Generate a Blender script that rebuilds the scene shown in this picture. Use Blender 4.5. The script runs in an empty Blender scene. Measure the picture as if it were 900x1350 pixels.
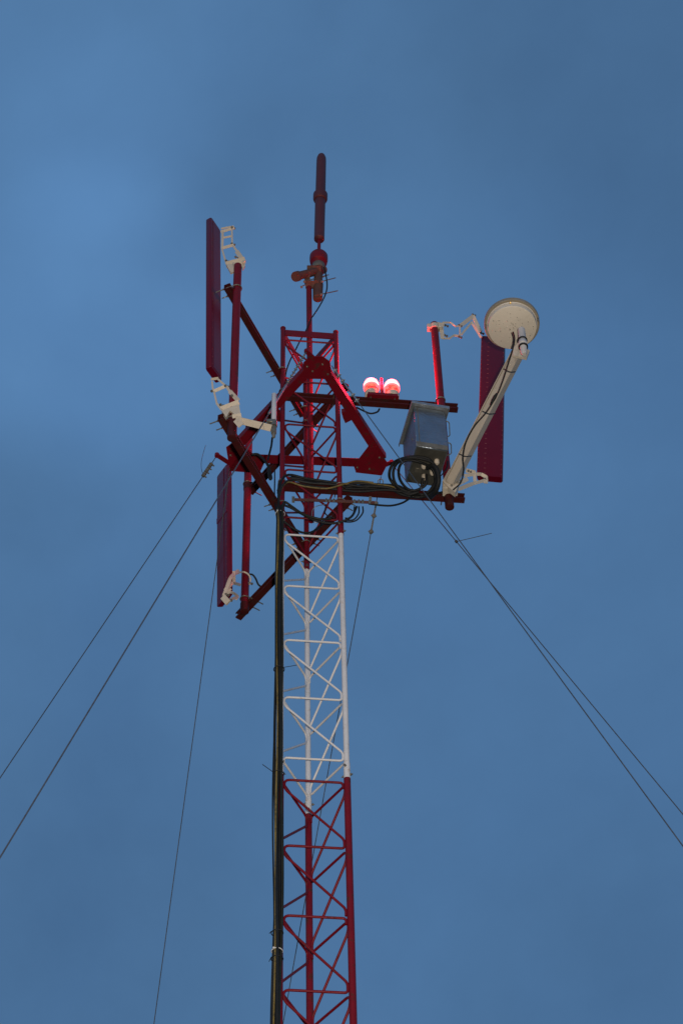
import bpy, math, random
from math import sin, cos, radians as R, pi, sqrt
from mathutils import Vector as V, Matrix
random.seed(7)
scn = bpy.context.scene
col = scn.collection

# ------------------------------------------------------------------ camera
CAMP = V((0, 0, 1.6))
PITCH, ROLL, YAW, FPX = R(49.0124), R(-1.4958), R(1.3058), 2816.4
FW = V((sin(YAW)*cos(PITCH), cos(YAW)*cos(PITCH), sin(PITCH)))
RT = FW.cross(V((0, 0, 1))).normalized()
UP = RT.cross(FW)
RT, UP = RT*cos(ROLL)+UP*sin(ROLL), -RT*sin(ROLL)+UP*cos(ROLL)
cd = bpy.data.cameras.new('camera'); cam = bpy.data.objects.new('camera', cd); col.objects.link(cam)
m = Matrix((RT, UP, -FW)).transposed().to_4x4(); m.translation = CAMP
cam.matrix_world = m
cd.sensor_fit = 'HORIZONTAL'; cd.sensor_width = 24; cd.lens = FPX/900*24
cd.clip_start = 0.1; cd.clip_end = 5000
scn.camera = cam

# ------------------------------------------------------------------ sky
scn.view_settings.view_transform = 'Standard'; scn.view_settings.look = 'None'
scn.view_settings.exposure = 1.0; scn.view_settings.gamma = 1
w = bpy.data.worlds.new('World'); scn.world = w; w.use_nodes = True
nt = w.node_tree; nt.nodes.clear()
def N(t, **k):
    n = nt.nodes.new(t)
    for a, b in k.items(): setattr(n, a, b)
    return n
out = N('ShaderNodeOutputWorld'); bg = N('ShaderNodeBackground')
sky = N('ShaderNodeTexSky'); sky.sky_type = 'NISHITA'; sky.sun_disc = False
sky.sun_elevation = R(3); sky.sun_rotation = R(200); sky.altitude = 200; sky.ozone_density = 3
tc = N('ShaderNodeTexCoord')
n1 = N('ShaderNodeTexNoise'); n1.inputs['Scale'].default_value = 5.2; n1.inputs['Detail'].default_value = 6; n1.inputs['Roughness'].default_value = .52; n1.inputs['Distortion'].default_value = .5
mp = N('ShaderNodeMapping'); mp.inputs['Location'].default_value = (4.1, 2.7, .9); mp.inputs['Scale'].default_value = (1, .8, 1.1)
cr = N('ShaderNodeMapRange'); cr.inputs[1].default_value = .22; cr.inputs[2].default_value = .84; cr.inputs[3].default_value = .2; cr.inputs[4].default_value = .92
mix = N('ShaderNodeMix', data_type='RGBA'); 
SKY_BLUE = (.203, .487, 1.015, 1); SKY_CLOUD = (.28, .64, 1.21, 1)
blue = N('ShaderNodeMix', data_type='RGBA'); blue.inputs[0].default_value = .82
blue.inputs[7].default_value = SKY_BLUE
L = nt.links.new
L(sky.outputs[0], blue.inputs[6])
L(tc.outputs['Generated'], mp.inputs[0]); L(mp.outputs[0], n1.inputs['Vector'])
L(n1.outputs['Fac'], cr.inputs[0]); L(cr.outputs[0], mix.inputs[0])
L(blue.outputs[2], mix.inputs[6]); mix.inputs[7].default_value = SKY_CLOUD
def dirof(x, y): return (FW + RT*((x-450)/FPX) - UP*((y-675)/FPX)).normalized()
last = None                                   # uneven high cloud in broad bright and dim areas; darker corners paint in lens vignetting
for (x, y, rad_, amt) in ((120, 420, 260, .22), (180, 500, 380, .10), (90, 60, 300, .12), (140, 170, 180, .08), (20, 250, 240, .06), (330, 40, 120, .06), (560, 520, 420, .10), (880, 60, 420, -.13), (250, 300, 120, -.06), (60, 1280, 420, -.10), (60, 650, 130, -.08), (880, 1350, 360, -.10)):
    dp = N('ShaderNodeVectorMath', operation='DOT_PRODUCT'); dp.inputs[1].default_value = dirof(x, y)
    L(tc.outputs['Generated'], dp.inputs[0])
    mr = N('ShaderNodeMapRange'); mr.interpolation_type = 'SMOOTHERSTEP'
    mr.inputs[1].default_value = cos(rad_/FPX); mr.inputs[2].default_value = 1; mr.inputs[3].default_value = 0; mr.inputs[4].default_value = amt
    L(dp.outputs['Value'], mr.inputs[0])
    ad_ = N('ShaderNodeMath', operation='ADD'); L(mr.outputs[0], ad_.inputs[0])
    if last: L(last, ad_.inputs[1])
    else: ad_.inputs[1].default_value = 1
    last = ad_.outputs[0]
nf = N('ShaderNodeTexNoise'); nf.inputs['Scale'].default_value = 26; nf.inputs['Detail'].default_value = 9; nf.inputs['Roughness'].default_value = .6; L(mp.outputs[0], nf.inputs['Vector'])
fm = N('ShaderNodeMapRange'); fm.inputs[1].default_value = .25; fm.inputs[2].default_value = .75; fm.inputs[3].default_value = -.035; fm.inputs[4].default_value = .035; L(nf.outputs['Fac'], fm.inputs[0])
ad_ = N('ShaderNodeMath', operation='ADD'); L(last, ad_.inputs[0]); L(fm.outputs[0], ad_.inputs[1]); last = ad_.outputs[0]
sc_ = N('ShaderNodeVectorMath', operation='SCALE'); L(mix.outputs[2], sc_.inputs[0]); L(last, sc_.inputs['Scale'])
L(sc_.outputs[0], bg.inputs[0]); bg.inputs[1].default_value = .15
L(bg.outputs[0], out.inputs[0])

# faint dusk sun, almost set, behind the viewer
sd = bpy.data.lights.new('sun', 'SUN'); sd.energy = .25; sd.angle = R(12); sd.color = (1, .8, .62)
so = bpy.data.objects.new('sun', sd); col.objects.link(so)
so.rotation_euler = (R(87), 0, R(-20))

# ------------------------------------------------------------------ pixel helpers (photo 900x1350)
def ray(x, y): return FW + RT*((x-450)/FPX) - UP*((y-675)/FPX)
def atY(x, y, Y): r = ray(x, y); return CAMP + r*(Y/r.y)
def atZ(x, y, z): r = ray(x, y); return CAMP + r*((z-CAMP.z)/r.z)
def onplane(x, y, P0, n): r = ray(x, y); return CAMP + r*((P0-CAMP).dot(n)/r.dot(n))
def proj(P):
    d = P-CAMP; k = d.dot(FW); return 450+FPX*d.dot(RT)/k, 675-FPX*d.dot(UP)/k
def zat(X, Y, py):
    lo, hi = 2, 30
    for _ in range(50):
        mm = (lo+hi)/2
        if proj(V((X, Y, mm)))[1] > py: lo = mm
        else: hi = mm
    return lo

# ------------------------------------------------------------------ materials
def mat(name, base, rough=.5, metal=0, var=.12, scale=9, second=None, thresh=(.55, .7), bump=.15, spec=.5, grime=0, streak=False):
    m = bpy.data.materials.new(name); m.use_nodes = True; t = m.node_tree; ns = t.nodes; b = ns['Principled BSDF']
    b.inputs['Roughness'].default_value = rough; b.inputs['Metallic'].default_value = metal
    b.inputs['Specular IOR Level'].default_value = spec
    tc = ns.new('ShaderNodeTexCoord'); nz = ns.new('ShaderNodeTexNoise')
    nz.inputs['Scale'].default_value = scale; nz.inputs['Detail'].default_value = 6
    mpn = ns.new('ShaderNodeMapping'); mpn.inputs['Scale'].default_value = (1, 1, .25) if streak else (1, 1, 1)
    t.links.new(tc.outputs['Object'], mpn.inputs[0]); t.links.new(mpn.outputs[0], nz.inputs['Vector'])
    rp = ns.new('ShaderNodeMapRange'); rp.inputs[1].default_value = .25; rp.inputs[2].default_value = .75
    rp.inputs[3].default_value = 1-var; rp.inputs[4].default_value = 1+var
    t.links.new(nz.outputs['Fac'], rp.inputs[0])
    mul = ns.new('ShaderNodeVectorMath'); mul.operation = 'SCALE'; mul.inputs[0].default_value = base
    t.links.new(rp.outputs[0], mul.inputs['Scale'])
    last = mul.outputs[0]
    if second:
        n2 = ns.new('ShaderNodeTexNoise'); n2.inputs['Scale'].default_value = scale*2.7; n2.inputs['Detail'].default_value = 8; n2.inputs['Roughness'].default_value = .65
        t.links.new(mpn.outputs[0], n2.inputs['Vector'])
        r2 = ns.new('ShaderNodeMapRange'); r2.inputs[1].default_value = thresh[0]; r2.inputs[2].default_value = thresh[1]
        t.links.new(n2.outputs['Fac'], r2.inputs[0])
        mx = ns.new('ShaderNodeMix'); mx.data_type = 'RGBA'
        t.links.new(r2.outputs[0], mx.inputs[0]); t.links.new(last, mx.inputs[6]); mx.inputs[7].default_value = (*second, 1)
        last = mx.outputs[2]
        rr = ns.new('ShaderNodeMapRange'); rr.inputs[3].default_value = rough; rr.inputs[4].default_value = min(1, rough+.3)
        t.links.new(r2.outputs[0], rr.inputs[0]); t.links.new(rr.outputs[0], b.inputs['Roughness'])
    t.links.new(last, b.inputs['Base Color'])
    if bump:
        bp = ns.new('ShaderNodeBump'); bp.inputs['Strength'].default_value = bump; bp.inputs['Distance'].default_value = .004
        n3 = ns.new('ShaderNodeTexNoise'); n3.inputs['Scale'].default_value = 60; n3.inputs['Detail'].default_value = 4
        t.links.new(tc.outputs['Object'], n3.inputs['Vector'])
        t.links.new(n3.outputs['Fac'], bp.inputs['Height']); t.links.new(bp.outputs[0], b.inputs['Normal'])
    return m
RED = mat('red_paint', (.15, .003, .010), .5, spec=.25, second=(.07, .016, .012), thresh=(.56, .68), scale=7)
DRED = mat('weathered_red_paint', (.055, .006, .006), .6, spec=.25, second=(.034, .014, .010), thresh=(.5, .68), scale=8)
RUST = mat('rusty_brown_steel', (.095, .034, .024), .7, second=(.10, .045, .03), thresh=(.45, .6), scale=14, bump=.4)
WHITE = mat('white_paint', (.60, .605, .61), .5, var=.06, second=(.40, .34, .27), thresh=(.58, .74), scale=7)
CREAM = mat('cream_paint', (.56, .50, .40), .5, var=.08, second=(.36, .30, .22), thresh=(.6, .8), scale=9)
CREAMD = mat('dimmed_cream_paint', (.40, .36, .295), .5, var=.08, second=(.26, .22, .17), thresh=(.6, .8), scale=9)  # darker cream for the dish arm; its weaker light is put into the colour
PALE = mat('pale_grey_plastic', (.55, .53, .50), .4, var=.08)
GALV = mat('galvanised_steel', (.34, .37, .39), .42, metal=.75, var=.25, scale=18, second=(.26, .27, .27), thresh=(.5, .75), streak=True)
ZINC = mat('zinc_fittings', (.24, .225, .18), .4, metal=.7, var=.3, scale=30)
BLACK = mat('black_rubber', (.009, .010, .010), .6, var=.3, scale=20, bump=.2, spec=.3)
YELC = mat('dirty_yellow_cable_jacket', (.17, .125, .03), .5, var=.3, scale=14, second=(.05, .045, .02), thresh=(.5, .7))
WIRE = mat('guy_strand', (.085, .09, .095), .5, metal=.5, var=.3, scale=30)
COPPER = mat('copper_bar', (.13, .045, .025), .5, metal=.3, var=.25, scale=20)
RADOME = mat('red_radome', (.105, .002, .014), .34, spec=.28, var=.1, scale=5, second=(.085, .012, .022), thresh=(.6, .8), bump=.05)
MAROON = mat('dark_maroon_paint', (.085, .014, .016), .55, var=.15, scale=8)
DARKMETAL = mat('unpainted_dull_metal', (.16, .155, .13), .6, metal=.3, var=.3, scale=16)
# galvanised sheet with creases
def add_crease(m):
    t = m.node_tree; ns = t.nodes; b = ns['Principled BSDF']
    tc = ns.new('ShaderNodeTexCoord'); wv = ns.new('ShaderNodeTexNoise'); wv.inputs['Scale'].default_value = 9; wv.inputs['Distortion'].default_value = 2.5
    mp = ns.new('ShaderNodeMapping'); mp.inputs['Scale'].default_value = (1, 1, 2.2)
    bp = ns.new('ShaderNodeBump'); bp.inputs['Strength'].default_value = .35; bp.inputs['Distance'].default_value = .015
    t.links.new(tc.outputs['Object'], mp.inputs[0]); t.links.new(mp.outputs[0], wv.inputs['Vector'])
    t.links.new(wv.outputs['Fac'], bp.inputs['Height']); t.links.new(bp.outputs[0], b.inputs['Normal'])
SHEET = mat('galvanised_sheet', (.25, .30, .35), .36, metal=.85, var=.14, scale=6, second=(.19, .22, .25), thresh=(.55, .8)); add_crease(SHEET)
def emis(name, c, s):
    m = bpy.data.materials.new(name); m.use_nodes = True; b = m.node_tree.nodes['Principled BSDF']
    b.inputs['Base Color'].default_value = (*c, 1); b.inputs['Emission Color'].default_value = (*c, 1); b.inputs['Emission Strength'].default_value = s
    b.inputs['Roughness'].default_value = .3
    return m
GLOW = emis('lit_red_dome', (1, .075, .068), 8.5)
GLOW3 = emis('lit_red_dome_skirt', (1, .06, .065), 2.2)
GLOW2 = emis('lit_red_lens', (1, .035, .03), .8)
t_ = GLOW2.node_tree; n_ = t_.nodes.new('ShaderNodeTexNoise'); n_.inputs['Scale'].default_value = 38; c_ = t_.nodes.new('ShaderNodeTexCoord'); r_ = t_.nodes.new('ShaderNodeValToRGB')
r_.color_ramp.elements[0].position = .38; r_.color_ramp.elements[0].color = (.75, .02, .02, 1); r_.color_ramp.elements[1].position = .68; r_.color_ramp.elements[1].color = (1.7, .16, .09, 1)
t_.links.new(c_.outputs['Object'], n_.inputs['Vector']); t_.links.new(n_.outputs['Fac'], r_.inputs[0]); t_.links.new(r_.outputs[0], t_.nodes['Principled BSDF'].inputs['Emission Color'])
DISHW = mat('dish_white_paint', (.66, .61, .51), .5, var=.06, second=(.50, .45, .36), thresh=(.6, .8), scale=7)
RIVET = mat('scuffed_rivet', (.22, .06, .07), .5)
BLACK2 = mat('greyed_black_rubber', (.015, .016, .015), .55, var=.4, scale=9, spec=.3)
OLIVE = mat('olive_black_rubber', (.013, .0145, .009), .55, var=.4, scale=9, spec=.3)
TAN = mat('tan_rim', (.27, .235, .17), .5, var=.15)
DGREY = mat('dark_grey_sheet', (.06, .06, .05), .6, metal=.2, var=.3, scale=14)
def ground_mat():
    m = mat('dry_grass_ground', (.06, .07, .035), .95, var=.4, scale=.4, second=(.12, .10, .07), thresh=(.5, .65), bump=.5)
    return m

# ------------------------------------------------------------------ mesh builder
class MB:
    def __init__(s): s.v = []; s.f = []; s.sm = []
    def add(s, vs, fs, smooth=False):
        o = len(s.v); s.v += [V(p) for p in vs]; s.f += [tuple(i+o for i in f) for f in fs]; s.sm += [smooth]*len(fs); return s
    def tube(s, pts, r, n=12, cap=True, r2=None):
        pts = [V(p) for p in pts]; m = len(pts)
        rs = r if isinstance(r, (list, tuple)) else [r + ((r2 if r2 is not None else r)-r)*i/(m-1) for i in range(m)]
        tg = []
        for i in range(m):
            a = pts[min(i+1, m-1)]-pts[max(i-1, 0)]
            tg.append(a.normalized() if a.length > 1e-9 else (tg[-1] if tg else V((0, 0, 1))))
        u = tg[0].orthogonal().normalized(); vs = []
        for i in range(m):
            u = (u - tg[i]*u.dot(tg[i])).normalized(); w_ = tg[i].cross(u)
            vs += [pts[i]+(u*cos(2*pi*k/n)+w_*sin(2*pi*k/n))*rs[i] for k in range(n)]
        fs = [(i*n+k, i*n+(k+1) % n, (i+1)*n+(k+1) % n, (i+1)*n+k) for i in range(m-1) for k in range(n)]
        s.add(vs, fs, True)
        if cap:
            o = len(s.v)-len(vs)
            s.f += [tuple(o+k for k in reversed(range(n))), tuple(o+(m-1)*n+k for k in range(n))]; s.sm += [False, False]
        return s
    def lathe(s, P0, axis, prof, n=24):      # prof: (distance along axis, radius)
        P0 = V(P0); a = V(axis).normalized()
        u = a.orthogonal().normalized(); w_ = a.cross(u); m = len(prof); vs = []
        for (h, r) in prof: vs += [P0+a*h+(u*cos(2*pi*k/n)+w_*sin(2*pi*k/n))*max(r, 1e-4) for k in range(n)]
        fs = [(i*n+k, i*n+(k+1) % n, (i+1)*n+(k+1) % n, (i+1)*n+k) for i in range(m-1) for k in range(n)]
        fs += [tuple(reversed(range(n))), tuple((m-1)*n+k for k in range(n))]
        return s.add(vs, fs, True)
    def box(s, c, ax, ay, az, sx, sy, sz, bev=.12):   # bevelled oriented box
        c = V(c); ax, ay, az = V(ax), V(ay), V(az)
        h = [sx/2, sy/2, sz/2]; b = min(h)*bev
        vs = []; idx = {}
        for i in (-1, 1):
            for j in (-1, 1):
                for k in (-1, 1):
                    for q in range(3):
                        hh = [x-b for x in h]; hh[q] = h[q]
                        idx[(i, j, k, q)] = len(vs); vs.append(c+ax*(i*hh[0])+ay*(j*hh[1])+az*(k*hh[2]))
        fs = []
        S = [(-1, -1), (1, -1), (1, 1), (-1, 1)]
        for q in range(3):
            for sg in (-1, 1):
                f = []
                for (a, b_) in S:
                    k = [0, 0, 0]; k[q] = sg; k[(q+1) % 3] = a; k[(q+2) % 3] = b_; f.append(idx[(*k, q)])
                fs.append(tuple(f if sg > 0 else reversed(f)))
        for q in range(3):            # edges running along q
            q1, q2 = (q+1) % 3, (q+2) % 3
            for a in (-1, 1):
                for b_ in (-1, 1):
                    def I(e, face):
                        k = [0, 0, 0]; k[q] = e; k[q1] = a; k[q2] = b_; return idx[(*k, face)]
                    fs.append((I(-1, q1), I(1, q1), I(1, q2), I(-1, q2)))
        for i in (-1, 1):
            for j in (-1, 1):
                for k in (-1, 1): fs.append((idx[(i, j, k, 0)], idx[(i, j, k, 1)], idx[(i, j, k, 2)]))
        return s.add(vs, fs)
    def bar(s, p, q, wd, th, side=None, bev=.15):     # flat bar from p to q; wd measured along 'side'
        p, q = V(p), V(q); d = (q-p); l = d.length; d.normalize()
        if side is None: side = V((0, 0, 1))
        sd = V(side); sd = (sd-d*sd.dot(d)).normalized(); nn = d.cross(sd)
        return s.box((p+q)/2, d, sd, nn, l, wd, th, bev)
    def prism(s, poly, off):
        n = len(poly); off = V(off)
        vs = [V(p) for p in poly]+[V(p)+off for p in poly]
        return s.add(vs, [tuple(reversed(range(n))), tuple(range(n, 2*n))]+[(i, (i+1) % n, n+(i+1) % n, n+i) for i in range(n)])
    def sphere(s, c, r, n=10):
        return s.lathe(c, (0, 0, 1), [(-r*cos(pi*i/n), r*sin(pi*i/n)) for i in range(n+1)], n*2)
    def build(s, name, mt, parent=None, fix=True):
        me = bpy.data.meshes.new(name); me.from_pydata([tuple(p) for p in s.v], [], s.f); me.update()
        me.polygons.foreach_set('use_smooth', s.sm)
        import bmesh
        bm = bmesh.new(); bm.from_mesh(me); bmesh.ops.recalc_face_normals(bm, faces=bm.faces); bm.to_mesh(me); bm.free()
        me.materials.append(mt)
        o = bpy.data.objects.new(name, me); col.objects.link(o)
        if parent:
            o.parent = parent; root = parent; acc = V((0, 0, 0))
            while root: acc += root.location; root = root.parent
            # meshes are built in world coordinates: bring them to the parent's frame
            me.transform(Matrix.Translation(-acc))
        else:
            c = sum(s.v, V())/len(s.v); me.transform(Matrix.Translation(-c)); o.location = c
        try: me.set_sharp_from_angle(angle=R(38))
        except Exception: pass
        return o
def thing(name, loc, label, cat, group=None):
    o = bpy.data.objects.new(name, None); col.objects.link(o); o.location = loc; o.empty_display_size = .1
    return tag(o, label, cat, group)
def tag(o, label, cat, group=None, kind=None):
    if label: o['label'] = label
    if cat: o['category'] = cat
    if group: o['group'] = group
    if kind: o['kind'] = kind
    return o
def smooth(pts, n=8):
    pts = [V(p) for p in pts]; P = [pts[0]*2-pts[1]]+pts+[pts[-1]*2-pts[-2]]; o = []
    for i in range(1, len(P)-2):
        a, b, c, d = P[i-1:i+3]
        for k in range(n):
            t = k/n; o.append(.5*((2*b)+(c-a)*t+(2*a-5*b+4*c-d)*t*t+(3*b-a-3*c+d)*t**3))
    return o+[pts[-1]]
def fillet(pts, r, n=6):
    pts = [V(p) for p in pts]; o = [pts[0]]
    for i in range(1, len(pts)-1):
        a, b, c = pts[i-1], pts[i], pts[i+1]
        u, w_ = (a-b), (c-b); k = min(r, u.length*.49, w_.length*.49)
        p, q = b+u.normalized()*k, b+w_.normalized()*k
        for j in range(n+1):
            t = j/n; o.append(p*(1-t)**2+b*2*t*(1-t)+q*t*t)
    return o+[pts[-1]]
def ringpts(c, r, a, b, n=24, a0=0, a1=2*pi): return [V(c)+V(a)*r*cos(a0+(a1-a0)*i/n)+V(b)*r*sin(a0+(a1-a0)*i/n) for i in range(n+1)]
Z = V((0, 0, 1))

# ------------------------------------------------------------------ ground
g = MB(); g.add([(-600, -600, 0), (600, -600, 0), (600, 900, 0), (-600, 900, 0)], [(0, 1, 2, 3)])
tag(g.build('ground', ground_mat()), 'dry grassy ground around the foot of the mast', None, kind='structure')

# ------------------------------------------------------------------ lattice tower
D, PHI, Z0, S, G = 10.8844, R(5.6521), 13.7056, .56953, .199
W = .45; LR = .0205; ROD = .0082
PER = 4*S+G
CT = V((0, D, 0))
def leg(k, z): a = {'L': R(210), 'R': R(330), 'B': R(90)}[k]+PHI; return V((W/sqrt(3)*cos(a), D+W/sqrt(3)*sin(a), z))
J1 = zat(leg('R', 0).x, leg('R', 0).y, 705); 
TOPZ = zat(leg('L', 0).x, leg('L', 0).y, 433)
tower = thing('lattice_tower', (0, D, 0), 'tall slender three-legged lattice tower painted in red and white bands, held by guy wires', 'tower')
MB().box((0, D, .15), (1, 0, 0), (0, 1, 0), Z, 1.2, 1.2, .3).build('concrete_base', mat('concrete', (.35, .34, .32), .9, scale=4), tower)
def section(zt, zb, lev0, m, r=LR, rod=ROD):
    for k in 'LRB':
        a, b = leg(k, zt), leg(k, zb)
        lb = MB(); lb.tube([a, b], r, 20)
        lb.tube([b+Z*.14, b+Z*.0], r+.0028, 20)                 # swaged joint
        if zt >= TOPZ-.01: lb.lathe(a, Z, [(-.004, r+.003), (.006, r+.003), (.012, r*.6)])
        lo = lb.build('leg', m, tower)
        o = (leg(k, 0)-CT).normalized(); t = o.cross(Z)
        for dz in (.03, .10):
            for ax in (o if dz < .05 else t,):
                bb = MB().lathe(b+Z*dz-ax*(r+.022), ax, [(0, .004), (.012, .004), (.012, .009), (.021, .009), (.021, .004), (2*r+.026, .004), (2*r+.026, .009), (2*r+.036, .009), (2*r+.036, .004), (2*r+.044, .004)], 8)
                bb.build('joint_bolt', ZINC, lo)
    for (s_, t_) in (('R', 'L'), ('L', 'B'), ('B', 'R')):       # bent-rod bracing, one loop per bay and face
        for i in range(5):
            z = lev0-i*S
            if z < .5: continue
            A, B = leg(s_, z), leg(t_, z); d = (B-A).normalized()
            p0, p1 = A+d*(r+rod*.6), B-d*(r+rod*.4)
            h = .05+.008*random.random()
            down = -1 if i % 2 == 0 else 1
            if i < 4:
                E = leg(s_, z-S)+d*(r+rod*.6)
                pts = [p0+Z*down*h*.9, p0, p1, p1-Z*h*1.5, E+Z*.075, E-Z*(-.02 if i % 2 == 0 else -.02)]
            else:
                pts = [p0+Z*h, p0, p1, p1-Z*h]
            MB().tube(fillet(pts, .062), rod, 10).build('cross_brace', m, tower)
zt, zb, lv = TOPZ, J1, Z0+PER
k = 0
while zt > .4:
    section(zt, max(zb, .3), lv, RED if k % 2 == 0 else WHITE, LR if k < 2 else LR+.0035, ROD if k < 2 else ROD+.0008)
    k += 1; zt = zb; zb = J1-k*PER; lv = Z0+PER*(1-k)
for (a, b) in (('L', 'R'), ('L', 'B'), ('B', 'R')):          # top flat bars
    d = (leg(b, 0)-leg(a, 0)).normalized()
    MB().bar(leg(a, TOPZ-.06)+d*.018, leg(b, TOPZ-.06)-d*.018, .078, .012).build('top_bar', RED, tower)

# ------------------------------------------------------------------ triangular guy outrigger frame
ZT = 15.2
FA, FL, FR_ = atZ(419, 476, ZT), atZ(300, 603, ZT), atZ(507, 611, ZT)
fr = thing('guy_outrigger', (0, D, ZT), 'red triangular steel frame round the tower below its top, with gusset plates at three corners', 'guy bracket')
def lbeam(a, b, wd, th, inward):
    m_ = MB(); a, b = V(a), V(b)
    m_.bar(a, b, wd, .007, side=inward)                        # horizontal leaf
    c = V(inward).normalized(); m_.bar(a-c*wd/2+Z*th/2, b-c*wd/2+Z*th/2, .007, th, side=c)
    return m_
cen = (FA+FL+FR_)/3
for (a, b) in ((FL, FA), (FR_, FA), (FL, FR_)):
    d = (b-a).normalized(); inn = Z.cross(d);
    if inn.dot(cen-a) < 0: inn = -inn
    lbeam(a+d*.05, b-d*.05, .088 if a is FL and b is FR_ else .07, .06, inn).build('frame_beam', RED, fr)
def plate(pix, z, th, m_, par, name='gusset_plate'):
    return MB().prism([atZ(x, y, z) for x, y in pix], Z*th).build(name, m_, par)
plate([(400, 478), (409, 470), (425, 470), (435, 477), (438, 500), (399, 499)], ZT-.012, .008, RED, fr)
plate([(466, 614), (486, 588), (496, 590), (511, 611), (503, 627), (469, 623)], ZT-.012, .008, RED, fr)
plate([(298, 590), (312, 580), (348, 611), (342, 624), (303, 621)], ZT-.012, .008, RED, fr)
plate([(450, 544), (464, 541), (467, 552), (455, 558), (452, 551)], ZT-.012, .05, RED, fr, 'leg_bracket')
plate([(342, 553), (352, 538), (369, 545), (369, 556)], ZT+.03, .05, RED, fr, 'leg_bracket')
def ear(p, q, par):
    p, q = V(p), V(q); m_ = MB(); m_.bar(p, q, .038, .012, side=Z.cross(q-p)); m_.lathe(q-Z*.014, Z, [(0, .02), (.028, .02)], 14)
    return m_.build('guy_ear', RED, par)
EL = atZ(286, 600, ZT); ER = atZ(514, 611, ZT+.02); EF = atZ(404, 463, ZT); EF2 = atZ(438, 484, ZT)
ear(atZ(303, 611, ZT), EL, fr); ear(atZ(500, 616, ZT), atZ(516, 609.5, ZT), fr)
ear(atZ(415, 474, ZT), EF, fr); 
for (x, y) in ((405, 484), (412, 490), (425, 481), (432, 494), (471, 617), (487, 619), (500, 604), (304, 601), (315, 596), (330, 612)):
    MB().lathe(atZ(x, y, ZT-.022), Z, [(0, .006), (.006, .010), (.012, .010)], 6).build('bolt', ZINC, fr)

# ------------------------------------------------------------------ antenna mounts
AH, AD, AT = .062, .052, .006
def channel(p, q, n):          # C channel, open towards -n
    p, q, n = V(p), V(q), V(n).normalized(); hd, hh, t = AD/2, AH/2, AT
    prof = [(-hd, -hh), (hd, -hh), (hd, hh), (-hd, hh), (-hd, hh-.014), (-hd+t, hh-.014), (-hd+t, hh-t), (hd-t, hh-t), (hd-t, -hh+t), (-hd+t, -hh+t), (-hd+t, -hh+.014), (-hd, -hh+.014)]
    m_ = MB(); vs = [p+n*a+Z*b for a, b in prof]+[q+n*a+Z*b for a, b in prof]; k = len(prof)
    fs = [(i, (i+1) % k, k+(i+1) % k, k+i) for i in range(k)]
    for o in (0, k):
        for f in ((0, 1, 8, 9), (1, 2, 7, 8), (2, 3, 6, 7), (3, 4, 5, 6), (0, 9, 10, 11)): fs.append(tuple(o+i for i in (f if o == 0 else reversed(f))))
    return m_.add(vs, fs)
def ubolt(c, rad, n, u, tail, r=.0045):   # wraps a vertical pipe at c, tails run along n
    c, n, u = V(c), V(n).normalized(), V(u).normalized()
    pts = [c+u*rad+n*tail]+[c+u*rad*cos(a)-n*rad*sin(a) for a in [pi*i/12 for i in range(13)]]+[c-u*rad+n*tail*.9]
    m_ = MB().tube(pts, r, 8)
    for sgn in (1, -1): m_.lathe(c+u*rad*sgn+n*(rad+AD+.012), n, [(0, .009), (.008, .009)], 6)
    return m_
def mount(label, la, lb, nrm, ups, los, ext0, pipepx, pipe_top, pipe_bot, am, pm, tails=.15, sleeves=()):
    """two channel arms along the face la->lb, carried past lb to a vertical pipe"""
    a0, b0 = leg(la, 0), leg(lb, 0); u = (b0-a0).normalized(); n = V((u.y, -u.x, 0))
    if n.dot(nrm) < 0: n = -n
    base = a0+n*(LR+AD/2+.003)
    root = thing('antenna_mount', leg(lb, 14), label, 'antenna mount', 'channel steel antenna mounts on the tower')
    zz = []
    for nm, (ex, ey) in (('up', ups), ('lo', los)):
        E_ = onplane(ex, ey, base, n); zz.append(E_.z)
        s0 = V((base.x, base.y, E_.z))-u*ext0
        ch = channel(s0, E_, n).build('arm', am, root)
        for k in (la, lb):
            P = leg(k, E_.z); ubolt(P, LR+.006, n, u, .14 if tails else .09).build('u_bolt', ZINC, ch)
    pp = onplane(pipepx[0], pipepx[1], base-n*(AD/2+.036), n); X, Y = pp.x, pp.y
    zt, zb = zat(X, Y, pipe_top), zat(X, Y, pipe_bot)
    p = MB().tube([(X, Y, zb), (X, Y, zt)], .0325, 24)
    po = p.build('pipe', pm, root)
    for z_ in zz: 
        ubolt((X, Y, z_+.008), .037, n, u, .17, .005).build('u_bolt', ZINC, po)
        MB().bar((X, Y, z_-.024), V((X, Y, z_-.024))+n*.03, .085, .02, side=u).build('saddle', am, po)
    for (ya, yb) in sleeves:
        MB().lathe((X, Y, zat(X, Y, yb)), Z, [(0, .030), (.002, .036), (zat(X, Y, ya)-zat(X, Y, yb)-.002, .036), (zat(X, Y, ya)-zat(X, Y, yb), .033)], 24).build('sleeve', DRED, po)
    return root, V((X, Y, 0)), u, n, zz
mA, PA, uA, nA, zA = mount('near left mount whose two dark red channel arms reach up and left towards the viewer', 'B', 'L', V((-1, 0, 0)), (299, 377), (291, 549), .05, (312, 392), 350, 577, DRED, RED, sleeves=((545, 578),))
mB, PB, uB, nB, zB = mount('right mount with two level dark red channel arms carrying the beacon and the metal box', 'L', 'R', V((0, 1, 0)), (603, 538), (612, 657), .03, (581, 533), 427, 668, DRED, RED, sleeves=((640, 669),))
mC, PC, uC, nC, zC = mount('far left mount whose two dark red channel arms slope down and left behind the tower', 'R', 'B', V((0, 1, 0)), (330, 648), (314, 813), .06, (326, 655), 560, 806, DRED, RED, sleeves=((637, 646), (796, 807)))

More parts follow.
